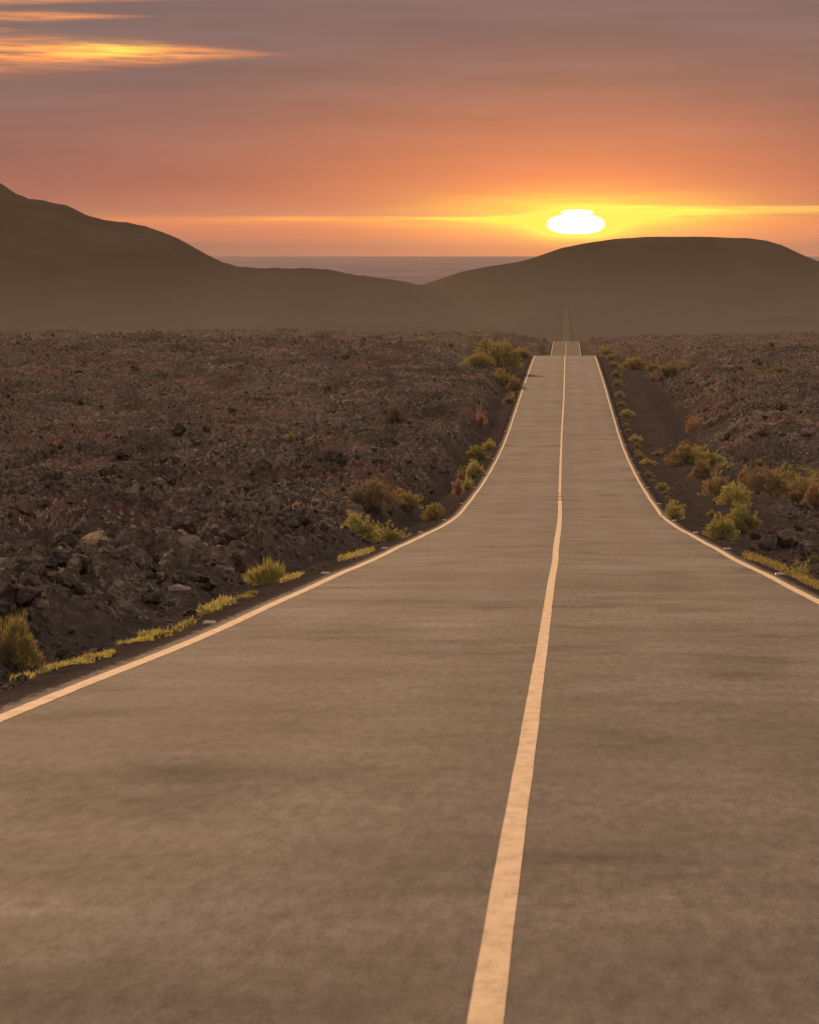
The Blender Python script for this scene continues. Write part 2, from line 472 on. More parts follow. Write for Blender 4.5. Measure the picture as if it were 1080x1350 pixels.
def mat_paint():
    m, b, p, o = new_mat("road_paint")
    g = b.new('ShaderNodeNewGeometry'); x, y, z = b.sep(g.outputs['Position'])
    Pf = b.comb(x, y, 0.0)
    Pf = b.comb(x, b.mul(y, 0.22), 0.0); n = b.noise(Pf, 55.0, 4.0, 0.75); n2_ = b.noise(Pf, 9.0, 4.0, 0.7)
    c = b.ramp(n2_, [(0.3, (0.44, 0.30, 0.16)), (0.7, (0.64, 0.44, 0.25))])
    wear = b.sstep(b.add(b.mul(n, 0.6), b.mul(n2_, 0.4)), 0.47, 0.37)
    c = b.mix(b.mul(wear, 0.7), c, (0.16, 0.12, 0.09))
    b.put(p.inputs['Base Color'], c); p.inputs['Roughness'].default_value = 0.9; p.inputs['Specular IOR Level'].default_value = 0.02
    bump(b, p, n, 0.5, 0.003)
    return m

def mat_lava(name, rubble=False):
    m, b, p, o = new_mat(name)
    g = b.new('ShaderNodeNewGeometry'); P = g.outputs['Position']
    x, y, z = b.sep(P)
    nx, ny, nz = b.sep(g.outputs['Normal'])
    Pf = b.comb(x, y, b.mul(z, 1.0))
    fine = b.noise(Pf, 7.0, 5.0, 0.7)
    med = b.noise(Pf, 0.9, 4.0, 0.6)
    big = b.noise(b.comb(b.mul(x, 0.07), b.mul(y, 0.035), 0.0), 1.0, 3.0, 0.6)
    c = b.ramp(fine, [(0.3, (0.040, 0.029, 0.021)), (0.5, (0.096, 0.069, 0.049)), (0.72, (0.21, 0.150, 0.102))])
    red = b.mul(b.mul(b.sstep(big, 0.52, 0.62), b.sstep(y, 900.0, 560.0)), b.rng(med, 0.3, 0.7, 0.3, 1.0))
    c = b.mix(b.mul(red, 0.8), c, (0.135, 0.066, 0.050))
    if rubble:
        c = b.mix(1.0, c, fac_rgb(b, b.rng(g.outputs['Random Per Island'], 0, 1, 0.5, 1.35)), 'MULTIPLY')
        pale = b.sstep(g.outputs['Random Per Island'], 0.88, 0.98)
        c = b.mix(b.mul(pale, 0.45), c, (0.30, 0.215, 0.135))
    lich = b.mul(b.sstep(b.noise(Pf, 2.2, 4.0, 0.7), 0.52, 0.62), b.sstep(b.noise(b.comb(b.mul(x, 0.2), b.mul(y, 0.12), 2.0), 1.0, 3.0, 0.6), 0.42, 0.6))
    c = b.mix(b.mul(lich, 0.75), c, (0.26, 0.19, 0.12))
    b.put(p.inputs['Base Color'], c)
    p.inputs['Roughness'].default_value = 1.0; p.inputs['Specular IOR Level'].default_value = 0.0
    bump(b, p, b.add(fine, b.mul(b.noise(Pf, 22.0, 3.0, 0.7), 0.4)), 1.0, 0.13)
    fade = b.sstep(y, 1300.0, 450.0)
    mac = b.noise(b.comb(b.mul(x, 0.16), b.mul(y, 0.08), 17.0), 1.0, 4.0, 0.65)
    c = b.mix(1.0, c, fac_rgb(b, b.rng(mac, 0.32, 0.68, 0.55, 1.5)), 'MULTIPLY')
    fl = b.mul(fade, b.mul(b.sstep(b.noise(Pf, 6.0, 4.0, 0.75), 0.54, 0.62), b.sstep(b.noise(b.comb(b.mul(x, 0.12), b.mul(y, 0.07), 7.0), 1.0, 4.0, 0.65), 0.38, 0.62)))
    c = b.mix(b.mul(fl, 0.85), c, (0.40, 0.30, 0.20))
    b.put(p.inputs['Base Color'], c)
    return m, b, p, c, (x, y, z), fine, big

def mat_ground():
    m, b, p, c, (x, y, z), fine, big = mat_lava("lava_ground")
    # dark volcanic sand on the shoulders and the track
    at_ = b.new('ShaderNodeAttribute'); at_.attribute_name = 'sand'
    P = b.comb(x, y, z)
    s1_ = b.noise(P, 12.0, 4.0, 0.7); s2_ = b.noise(P, 0.8, 3.0, 0.6)
    sand = b.ramp(b.add(b.mul(s1_, 0.6), b.mul(s2_, 0.4)), [(0.3, (0.040, 0.030, 0.023)), (0.55, (0.070, 0.053, 0.041)), (0.75, (0.115, 0.088, 0.068))])
    c = b.mix(at_.outputs['Fac'], c, sand)
    b.put(p.inputs['Base Color'], c)
    return m

def mat_hill():
    m, b, p, o = new_mat("hill_slope")
    g = b.new('ShaderNodeNewGeometry'); P = g.outputs['Position']
    x, y, z = b.sep(P)
    n = b.noise(b.comb(b.mul(x, 0.012), b.mul(y, 0.006), b.mul(z, 0.02)), 1.0, 6.0, 0.62)
    n3 = b.noise(P, 0.06, 5.0, 0.7)
    c = b.ramp(n, [(0.3, (0.012, 0.009, 0.008)), (0.55, (0.026, 0.020, 0.015)), (0.75, (0.046, 0.035, 0.025))])
    c = b.mix(1.0, c, fac_rgb(b, b.rng(n3, 0.3, 0.7, 0.75, 1.25)), 'MULTIPLY')
    # low-lying haze painted in as a paler colour at the foot of the slopes
    foot_haze = b.sstep(b.add(z, b.mul(n, 34.0)), 0.0, -62.0)
    c = b.mix(b.mul(foot_haze, 0.85), c, (0.100, 0.082, 0.062))
    b.put(p.inputs['Base Color'], c)
    p.inputs['Roughness'].default_value = 0.95; p.inputs['Specular IOR Level'].default_value = 0.0
    bump(b, p, n3, 0.6, 3.0)
    return m

def mat_sea():
    m, b, p, o = new_mat("sea_water")
    g = b.new('ShaderNodeNewGeometry'); x, y, z = b.sep(g.outputs['Position'])
    n = b.noise(b.comb(b.mul(x, 0.004), b.mul(y, 0.0022), 0.0), 1.0, 6.0, 0.65)
    c = b.ramp(n, [(0.35, (0.095, 0.065, 0.085)), (0.65, (0.165, 0.115, 0.14))])
    b.put(p.inputs['Base Color'], c)
    p.inputs['Roughness'].default_value = 0.8; p.inputs['IOR'].default_value = 1.33; p.inputs['Specular IOR Level'].default_value = 0.0
    bump(b, p, n, 0.7, 12.0)
    return m

def mat_leaf(name, dark, light, back, dry=None, dryf=0.0):
    m, b, p, o = new_mat(name)
    g = b.new('ShaderNodeNewGeometry'); P = g.outputs['Position']
    oi = b.new('ShaderNodeObjectInfo')
    tcn = b.new('ShaderNodeTexCoord')
    n = b.noise(tcn.outputs['Object'], 4.5, 3.0, 0.6)
    n4 = b.noise(tcn.outputs['Object'], 23.0, 2.0, 0.6)
    f = b.rng(b.add(b.mul(n, 0.5), b.mul(n4, 0.5)), 0.33, 0.67, 0, 1)
    c = b.mix(f, dark, light)
    if dry:
        dn = b.noise(tcn.outputs['Object'], 2.2, 3.0, 0.6)
        c = b.mix(b.mul(b.sstep(b.add(dn, b.mul(b.sub(oi.outputs['Random'], 0.5), 0.15)), 0.60 - 0.3 * dryf, 0.72 - 0.3 * dryf), 0.9), c, dry)
    c = b.mix(1.0, c, fac_rgb(b, b.rng(oi.outputs['Random'], 0, 1, 0.85, 1.15)), 'MULTIPLY')
    b.put(p.inputs['Base Color'], c)
    p.inputs['Roughness'].default_value = 0.6; p.inputs['Specular IOR Level'].default_value = 0.25
    tr = b.new('ShaderNodeBsdfTranslucent')
    b.put(tr.inputs[0], b.mix(1.0, c, back, 'MULTIPLY'))
    ms = b.new('ShaderNodeMixShader'); ms.inputs[0].default_value = 0.5
    b.l.new(p.outputs[0], ms.inputs[1]); b.l.new(tr.outputs[0], ms.inputs[2]); b.l.new(ms.outputs[0], o.inputs[0])
    return m

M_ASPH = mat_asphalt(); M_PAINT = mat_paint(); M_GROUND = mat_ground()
M_ROCK = mat_lava("lava_rock")[0]; M_RUB = mat_lava("lava_clinker", True)[0]
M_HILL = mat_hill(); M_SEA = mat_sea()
YB = (1.5, 1.4, 0.9)
M_LEAF = {
 'bright': mat_leaf("leaf_bright", (0.150, 0.140, 0.050), (0.33, 0.29, 0.105), YB, (0.20, 0.12, 0.04), 0.0),
 'olive':  mat_leaf("leaf_olive", (0.105, 0.096, 0.036), (0.245, 0.212, 0.078), YB, (0.15, 0.085, 0.035), 0.25),
 'brown':  mat_leaf("leaf_brown", (0.115, 0.083, 0.050), (0.23, 0.165, 0.098), (1.2, 1.1, 0.9), (0.11, 0.095, 0.035), 0.3),
 'mixed':  mat_leaf("leaf_mixed", (0.115, 0.098, 0.038), (0.255, 0.212, 0.080), YB, (0.15, 0.10, 0.055), 0.45),
 'orange': mat_leaf("leaf_orange", (0.17, 0.105, 0.060), (0.33, 0.20, 0.115), (1.2, 1.1, 0.9)),
 'dark':   mat_leaf("leaf_dark", (0.060, 0.045, 0.030), (0.115, 0.083, 0.054), (1.3, 1.2, 0.9)),
}
m_, b_, p_, o_ = new_mat("dry_stem"); p_.inputs['Base Color'].default_value = (0.10, 0.066, 0.040, 1); p_.inputs['Roughness'].default_value = 0.9
gg = b_.new('ShaderNodeTexCoord'); b_.put(p_.inputs['Base Color'], b_.ramp(b_.noise(gg.outputs['Object'], 18.0, 3.0, 0.6), [(0.3, (0.06, 0.04, 0.026)), (0.7, (0.15, 0.10, 0.06))]))
M_STEM = m_
m_, b_, p_, o_ = new_mat("stud_white"); gg = b_.new('ShaderNodeTexCoord')
b_.put(p_.inputs['Base Color'], b_.ramp(b_.noise(gg.outputs['Object'], 30.0, 3.0, 0.6), [(0.3, (0.24, 0.18, 0.13)), (0.7, (0.36, 0.27, 0.20))])); p_.inputs['Roughness'].default_value = 0.4
M_STUD = m_
m_, b_, p_, o_ = new_mat("stud_lens"); gg = b_.new('ShaderNodeTexCoord')
b_.put(p_.inputs['Base Color'], b_.ramp(b_.noise(gg.outputs['Object'], 90.0, 2.0, 0.6), [(0.3, (0.35, 0.24, 0.17)), (0.7, (0.5, 0.36, 0.26))])); p_.inputs['Roughness'].default_value = 0.5
M_LENS = m_
m_, b_, p_, o_ = new_mat("pale_stone"); gg = b_.new('ShaderNodeTexCoord')
b_.put(p_.inputs['Base Color'], b_.ramp(b_.noise(gg.outputs['Object'], 9.0, 4.0, 0.7), [(0.3, (0.13, 0.095, 0.068)), (0.7, (0.27, 0.20, 0.14))])); p_.inputs['Roughness'].default_value = 0.85
bump(b_, p_, b_.noise(gg.outputs['Object'], 14.0, 4.0, 0.7), 0.8, 0.05)
M_PALE = m_

m_, b_, p_, o_ = new_mat("ochre_rock"); gg = b_.new('ShaderNodeTexCoord')
b_.put(p_.inputs['Base Color'], b_.ramp(b_.noise(gg.outputs['Object'], 11.0, 5.0, 0.7), [(0.35, (0.07, 0.048, 0.034)), (0.5, (0.34, 0.24, 0.13)), (0.7, (0.58, 0.43, 0.25))])); p_.inputs['Roughness'].default_value = 1.0; p_.inputs['Specular IOR Level'].default_value = 0.0
bump(b_, p_, b_.noise(gg.outputs['Object'], 16.0, 5.0, 0.7), 1.0, 0.08)
M_OCHRE = m_

# ------------------------------------------------------------------ ground, hills
def rows(z0, z1, k, mn=0.0):
    out = [z0]
    while out[-1] < z1: out.append(out[-1] + max(mn, k * abs(out[-1])))
    return out
zr = list(np.linspace(-300, -20, 24)) + list(np.linspace(-10, 14, 18)) + rows(15.0, 640, 0.0014) + rows(642, 1650, 0.0036) + rows(1656, 3400, 0.02)
zr = np.array(zr)
NI, NO = 820, 46
t_in = np.linspace(-0.122, 0.068, NI)
def grid(zr, ni_t):
    Wd = np.sqrt(zr ** 2 + 60.0 ** 2)[:, None]
    xi = ni_t[None, :] * Wd
    q = np.linspace(0, 1, NO + 1)[1:]
    xl0 = xi[:, :1]; xr0 = xi[:, -1:]
    outl = -np.exp(np.log(-xl0) + (math.log(7000.0) - np.log(-xl0)) * q[None, ::-1])
    outr = np.exp(np.log(xr0) + (math.log(7000.0) - np.log(xr0)) * q[None, :])
    X = np.concatenate([outl, xi, outr], axis=1)
    Y = np.repeat(zr[:, None], X.shape[1], axis=1)
    return X, Y
X, Y = grid(zr, t_in)
ZZ = ground_z(X, Y)
under = np.abs(X) < HALF + 0.02
ZZ = np.where(under, road_z(X, Y) - 0.09 - 0.0006 * np.clip(Y, 0, 700), ZZ)
ZZ = np.where(~under & (np.abs(X) < HALF + 0.25), np.minimum(ZZ, road_z(X, Y) - 0.035), ZZ)
V3 = np.stack([X, Y, ZZ], axis=-1).reshape(-1, 3)
me = np_mesh("ground", V3, grid_faces(*X.shape), M_GROUND)
dd = np.abs(X) - HALF
wl_ = lava_edge(X, Y, dd)
sand = np.where(X < 0, 1 - wl_, np.maximum(1 - wl_, rim_flat(dd, Y)))
red_patch = 0
sand = sand * (1 - 0.8 * sst(Y, 800, 1200))
a = me.attributes.new('sand', 'FLOAT', 'POINT'); a.data.foreach_set('value', sand.astype(np.float32).ravel())
tag(link("ground", me), kind='structure')

zh = np.array(rows(zr[-1], 7400, 0.0045))
Xh, Yh = grid(zh, np.linspace(-0.122, 0.068, 420))
# share the last row's span
Zh = ground_z(Xh, Yh, True)
Zh[0] -= 0.3
und = (np.abs(Xh) < 16)
Zh = np.where(und & (Yh < 4400), Zh - 0.3, Zh)
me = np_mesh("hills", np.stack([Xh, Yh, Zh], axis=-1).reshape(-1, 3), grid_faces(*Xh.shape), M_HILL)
tag(link("hills", me), kind='structure')

# sea
me = np_mesh("sea", np.array([[-9000, -320, -98.7], [9000, -320, -98.7], [9000, 20000, -98.7], [-9000, 20000, -98.7]], float), np.array([[0, 1, 2, 3]]), M_SEA)
tag(link("sea", me), kind='structure')

# ------------------------------------------------------------------ road
ry = np.array(list(np.linspace(-300, 14, 60)) + rows(15, 660, 0.004) + rows(663, 1700, 0.006))
rf = np.array(rows(1701, 4330, 0.012))
def strip(name, cx, hw, ys, lift, mat, cols=2, thick=0.0):
    """a sheet along the road, cx/hw functions or numbers"""
    ys = np.asarray(ys, float)
    c = cx(ys) if callable(cx) else np.full_like(ys, cx)
    h = hw(ys) if callable(hw) else np.full_like(ys, hw)
    u = np.linspace(-1, 1, cols)
    X = c[:, None] + h[:, None] * u[None, :]
    Y = np.repeat(ys[:, None], cols, axis=1)
    Z = road_z(X, Y) + lift
    if thick:      # asphalt edge turned down
        X = np.concatenate([X[:, :1] - 0.03, X, X[:, -1:] + 0.03], axis=1)
        Y = np.concatenate([Y[:, :1], Y, Y[:, :1]], axis=1)
        Z = np.concatenate([Z[:, :1] - thick, Z, Z[:, -1:] - thick], axis=1)
    return np.stack([X, Y, Z], axis=-1).reshape(-1, 3), grid_faces(*X.shape)
def hw_road(ys): return HALF + 0.05 * fbm(ys / 3.0, ys * 0, 3, 7) + 0.03 * fbm(ys / 0.7, ys * 0, 2, 8)
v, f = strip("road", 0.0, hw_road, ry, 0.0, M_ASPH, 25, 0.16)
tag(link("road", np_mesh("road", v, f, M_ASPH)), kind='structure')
# the far climb, in a colour of its own close to the hill foot
m_, b_, p_, o_ = new_mat("far_asphalt"); gg = b_.new('ShaderNodeNewGeometry')
b_.put(p_.inputs['Base Color'], b_.ramp(b_.noise(gg.outputs['Position'], 0.05, 4.0, 0.6), [(0.3, (0.085, 0.070, 0.052)), (0.7, (0.115, 0.095, 0.070))])); p_.inputs['Roughness'].default_value = 1.0; p_.inputs['Specular IOR Level'].default_value = 0.0
v, f = strip("road", 0.0, lambda ys: 3.5 - 2.0 * sst(ys, 3850, 4330), rf, 0.0, m_, 5, 0.3)
tag(link("road", np_mesh("road", v, f, m_)), kind='structure')
_wz = [0, 24, 35, 50, 75, 100, 120, 150, 180, 225, 297, 340, 390, 455, 6000]
_wx = [0.0, 0.0, 0.003, 0.0, 0.0, 0.014, 0.0, 0.004, 0.0, -0.055, -0.087, -0.086, -0.04, 0.0, 0.0]
def ccx(ys): return _pchip(_wz, _wx)(ys) + 0.003 * fbm(ys / 6.0, ys * 0, 2, 9)
def chw(ys): return 0.049 + 0.016 * sst(ys, 60, 150) * (1 - sst(ys, 204, 214)) + 0.0025 * fbm(ys / 1.5, ys * 0, 3, 10)
gaps = [(208.0, 209.6), (212.6, 214.2), (217.4, 219.0)]
def segs(y0, y1, gaps):
    e = [y0]
    for a, b in gaps: e += [a, b]
    e.append(y1); return [(e[i], e[i + 1]) for i in range(0, len(e), 2)]
mv, mf, off = [], [], 0
for a, b_2 in segs(-250, 1690, gaps):
    ys = ry[(ry > a) & (ry < b_2)]; ys = np.concatenate([[a], ys, [b_2]])
    v, f = strip("", ccx, chw, ys, 0.003, None, 2)
    mv.append(v); mf.append(f + off); off += len(v)
tag(link("centre_line", np_mesh("centre_line", np.concatenate(mv), np.concatenate(mf), M_PAINT)), kind='structure')
for s in (-1, 1):
    v, f = strip("", lambda ys: s * 3.3 + 0.012 * fbm(ys / 9.0, ys * 0, 2, 20 + s), lambda ys: 0.062 - 0.016 * sst(ys, 100, 300) + 0.005 * fbm(ys / 0.6, ys * 0, 2, 30 + s), ry[ry < 1690], 0.003, None, 2)
    tag(link("edge_line", np_mesh("edge_line", v, f, M_PAINT)), kind='structure')

# ------------------------------------------------------------------ road studs outside the edge lines
def stud_mesh():
    import bmesh
    bm = bmesh.new()
    def ring(hx, hy, z): return [bm.verts.new((sx * hx, sy * hy, z)) for sx, sy in ((-1, -1), (1, -1), (1, 1), (-1, 1))]
    r = [ring(0.075, 0.055, 0.0), ring(0.075, 0.055, 0.008), ring(0.06, 0.03, 0.03), ring(0.045, 0.02, 0.033)]
    for a, b in zip(r, r[1:]):
        for i in range(4): bm.faces.new((a[i], a[(i + 1) % 4], b[(i + 1) % 4], b[i]))
    bm.faces.new(r[-1]); bm.faces.new(r[0][::-1])
    me = bpy.data.meshes.new("body"); bm.to_mesh(me); bm.free(); me.materials.append(M_STUD)
    lm = bpy.data.meshes.new("lens")
    lm.from_pydata([(-0.05, -0.0525, 0.0105), (0.05, -0.0525, 0.0105), (0.045, -0.0345, 0.0285), (-0.045, -0.0345, 0.0285),
                    (-0.05, -0.0480, 0.0085), (0.05, -0.0480, 0.0085), (0.045, -0.0300, 0.0265), (-0.045, -0.0300, 0.0265)], [],
                   [(0, 1, 2, 3), (7, 6, 5, 4), (0, 4, 5, 1), (1, 5, 6, 2), (2, 6, 7, 3), (3, 7, 4, 0)]); lm.materials.append(M_LENS)
    return me, lm
sm, lm = stud_mesh()
ordn = ["first", "second", "third", "fourth", "fifth", "sixth", "seventh", "eighth", "ninth", "tenth", "eleventh", "twelfth"]
for s in (-1, 1):
    for k in range(12):
        yy = 59.4 + 28.6 * k
        x = s * 3.52
        if s > 0 and k == 0: continue
        e = link("road_stud", None); e.location = (x, yy, float(road_z(np.array([x]), np.array([yy]))[0]) + 0.002)
        slope = float(R(yy + 1) - R(yy - 1)) / 2
        e.rotation_euler = (math.atan(slope), 0, 0)
        side = "left" if s < 0 else "right"
        tag(e, f"small pale road stud outside the {side} edge line, {ordn[k if s < 0 else k - 1]} one counted from the camera", "road stud", f"road studs along the {side} edge line")
        link("body", sm, e); link("lens", lm, e)

# ------------------------------------------------------------------ rocks
import bmesh
def rock_arrays(seed, sub, rough=0.35):
    bm = bmesh.new(); bmesh.ops.create_icosphere(bm, subdivisions=sub, radius=0.5)
    vs = np.array([v.co[:] for v in bm.verts]); fs = np.array([[v.index for v in f.verts] for f in bm.faces]); bm.free()
    rs = np.random.RandomState(seed)
    # chip with random planes, then jitter
    for _ in range(7 + sub * 2):
        n = rs.normal(size=3); n /= np.linalg.norm(n); dcut = rs.uniform(0.24, 0.42)
        d = vs @ n; over = d > dcut
        vs[over] -= np.outer(d[over] - dcut, n) * 0.95
    vs += rs.normal(size=vs.shape) * (rough * 0.09)
    vs *= rs.uniform(0.75, 1.2, size=3) * np.array([1.1, 1.1, 0.8])
    return vs, fs
VAR1 = [rock_arrays(s, 1, 0.8) for s in range(10)]
VAR2 = [rock_arrays(s + 50, 2, 0.5) for s in range(10)]
rs = np.random.RandomState(5)
def lava_mask(x, y):
    d = np.abs(x) - HALF
    w_ = lava_edge(x, y, d)
    return np.where(x < 0, w_, w_ * (1 - rim_flat(d, y)))
def rubble(n, z0, z1, s0, s1, variants, seed, power=2.2):
    rs = np.random.RandomState(seed)
    y = np.exp(rs.uniform(math.log(z0), math.log(z1), n))
    t = rs.uniform(-0.122, 0.068, n)
    x = t * np.sqrt(y ** 2 + 900)
    clump = fbm(x / 3.0, y / 4.0, 3, 40) * 0.5 + 0.5
    m = lava_mask(x, y)
    keep = (m > 0.15) & (rs.rand(n) < (clump - 0.32) * 2.6 + 0.3 * (y < 80))
    # thin spill of small stones on the sand
    spill = (m <= 0.35) & (np.abs(x) > HALF + 0.5) & (rs.rand(n) < np.where(x > 0, 0.35, 0.22))
    keep = keep | spill
    x, y, m = x[keep], y[keep], m[keep]
    size = s0 + (s1 - s0) * rs.rand(len(x)) ** power
    size = size * (0.5 + 0.00045 * y * 1.0 + 0.35) * np.where(m < 0.35, 0.35, 1.0)
    z = ground_z(x, y)
    va, fa, off = [], [], 0
    for k, (vs, fs) in enumerate(variants):
        idx = np.arange(k, len(x), len(variants))
        if len(idx) == 0: continue
        ang = rs.uniform(0, 2 * np.pi, len(idx)); til = rs.normal(0, 0.5, len(idx))
        ca, sa = np.cos(ang), np.sin(ang); ct, st = np.cos(til), np.sin(til)
        S = size[idx][:, None]
        vx, vy, vz = vs[:, 0][None], vs[:, 1][None], vs[:, 2][None]
        y2 = vy * ct[:, None] - vz * st[:, None]; z2 = vy * st[:, None] + vz * ct[:, None]
        Xr = (vx * ca[:, None] - y2 * sa[:, None]) * S + x[idx][:, None]
        Yr = (vx * sa[:, None] + y2 * ca[:, None]) * S + y[idx][:, None]
        Zr = z2 * S + z[idx][:, None] + 0.12 * S
        va.append(np.stack([Xr, Yr, Zr], -1).reshape(-1, 3))
        fa.append((fs[None] + (np.arange(len(idx)) * len(vs))[:, None, None]).reshape(-1, 3) + off)
        off += len(idx) * len(vs)
    return np.concatenate(va), np.concatenate(fa)
v1, f1 = rubble(120000, 26, 200, 0.04, 0.26, VAR1, 1, 2.5)
v2, f2 = rubble(120000, 120, 640, 0.06, 0.34, VAR1, 2, 2.5)
v4, f4 = rubble(6500, 26, 560, 0.24, 0.85, VAR2, 9, 3.5)
v3, f3 = rubble(30000, 600, 1500, 0.2, 0.5, VAR1, 3)
vv = np.concatenate([v1, v2, v3, v4]); ff = np.concatenate([f1, f2 + len(v1), f3 + len(v1) + len(v2), f4 + len(v1) + len(v2) + len(v3)])
tag(link("lava_rubble", np_mesh("lava_rubble", vv, ff, M_RUB, False, 3)), "dark rough lava rubble covering the fields on both sides of the road", "lava rubble", kind='stuff')

def boulder(px, py, wpx, hpx, label, cat="boulder", group=None, mat=None, name="lava_boulder", seed=0, zmin=18.0):
    x, y, g = at(px, py, zmin)
    wm = wpx * y / FPX; hm = hpx * y / FPX
    vs, fs = VAR2[seed % 10]
    vs = vs.copy()
    sx = vs[:, 0].max() - vs[:, 0].min(); sz = vs[:, 2].max() - vs[:, 2].min()
    sc = np.array([wm / sx, wm / sx, hm * 1.25 / sz])
    vs = vs * sc; vs[:, 2] -= vs[:, 2].min()
    rr_ = fbm(vs[:, 0] / wm * 6 + seed, (vs[:, 1] + vs[:, 2]) / wm * 6, 2, seed)
    me = np_mesh(name, vs, fs, mat or M_ROCK, False, 3)
    o = link(name, me); o.location = (x, y, max(gz(x, y), g) - 0.18 * hm)
    tag(o, label, cat, group)
    return o
boulder(172, 776, 54, 36, "dark lava boulder right against the ochre capped rock left of the road", seed=3)
boulder(132, 768, 66, 46, "largest rock left of the road, jagged and capped in pale ochre", seed=5, mat=M_OCHRE)
boulder(182, 775, 52, 42, "blocky dark boulder at the right end of the pile round the ochre rock", seed=1)
boulder(60, 785, 46, 26, "brown flat boulder left of the big boulder pile", seed=2)
boulder(96, 800, 34, 26, "reddish boulder in front of the big boulder pile", seed=4)
boulder(234, 792, 30, 13, "pale flat slab at the foot of the left boulder pile", seed=6, mat=M_PALE, name="pale_rock", cat="rock")
boulder(170, 748, 17, 9, "small rounded grey stone behind the ochre capped rock", seed=7, cat="stone", name="pale_rock", mat=M_PALE)
boulder(245, 738, 42, 32, "dark rounded boulder behind the boulder pile, halfway to the spiky bush", seed=8)
boulder(252, 688, 24, 10, "low pale tan rock in the middle of the left lava field", seed=9, cat="rock", name="pale_rock", mat=M_PALE)
boulder(36, 830, 40, 20, "dark boulder just above the reedy bush at the left border", seed=0)
boulder(1015, 726, 26, 20, "angular grey boulder at right, first of the rocks beyond the olive bush", seed=1)
boulder(1040, 722, 40, 22, "broad dark boulder in the middle of the rocks at the right", seed=3)
boulder(1068, 738, 40, 24, "long slanting boulder at the right border of the photo", seed=5)
boulder(1024, 711, 30, 16, "flat topped boulder behind the broad dark boulder at right", seed=7)
boulder(1062, 708, 30, 18, "dark boulder under the orange bush at the right border", seed=2)
boulder(995, 712, 18, 12, "small reddish stone right beside the olive bush", seed=4, cat="stone")
ordw = ["first", "second", "third", "fourth", "fifth", "sixth", "seventh", "eighth", "ninth", "tenth", "eleventh", "twelfth", "thirteenth", "fourteenth", "fifteenth", "sixteenth", "seventeenth", "eighteenth", "nineteenth", "twentieth"]
for k, (px, py, wp, hp) in enumerate([(22, 700, 34, 20), (70, 655, 30, 17), (112, 705, 32, 18), (160, 612, 26, 14), (205, 668, 30, 16), (262, 602, 26, 14), (300, 708, 34, 20), (345, 640, 26, 14), (398, 566, 20, 12), (440, 622, 24, 13)]):
    boulder(px, py, wp, hp, f"dark boulder standing out of the left lava rubble, {ordw[k]} of ten from the left border", group="boulders in the left lava field", seed=k)
for k, (px, py, wp, hp) in enumerate([(940, 575, 16, 10), (962, 588, 20, 12), (990, 560, 18, 12), (1012, 584, 22, 13), (1040, 566, 20, 12), (1066, 588, 24, 14)]):
    boulder(px, py, wp, hp, f"dark boulder on the lava bank behind the dirt track, {ordw[k]} of six from the road", group="boulders on the right lava bank", seed=k + 3)
for (px, py, wp, lb) in [(885, 590, 4, "tiny white stone on the sandy bank right of the road"), (997, 677, 6, "small white stone on the red ground behind the olive bush"),
                         (1043, 674, 6, "pair stone, pale, left of the orange bush at the right border"), (1049, 668, 5, "white pebble at the foot of the long reddish bush"),
                         (1073, 690, 7, "white stone under the orange bush at the right border"), (596, 641, 7, "round pale stone left of the road beside the green tufts"),
                         (560, 646, 4, "tiny pale stone in the lava left of the green tufts"), (409, 742, 5, "pale stone on the sand right of the spiky bush")]:
    boulder(px, py, wp, wp * 0.8, lb, cat="stone", mat=M_PALE, name="pale_stone", seed=int(px) % 10)

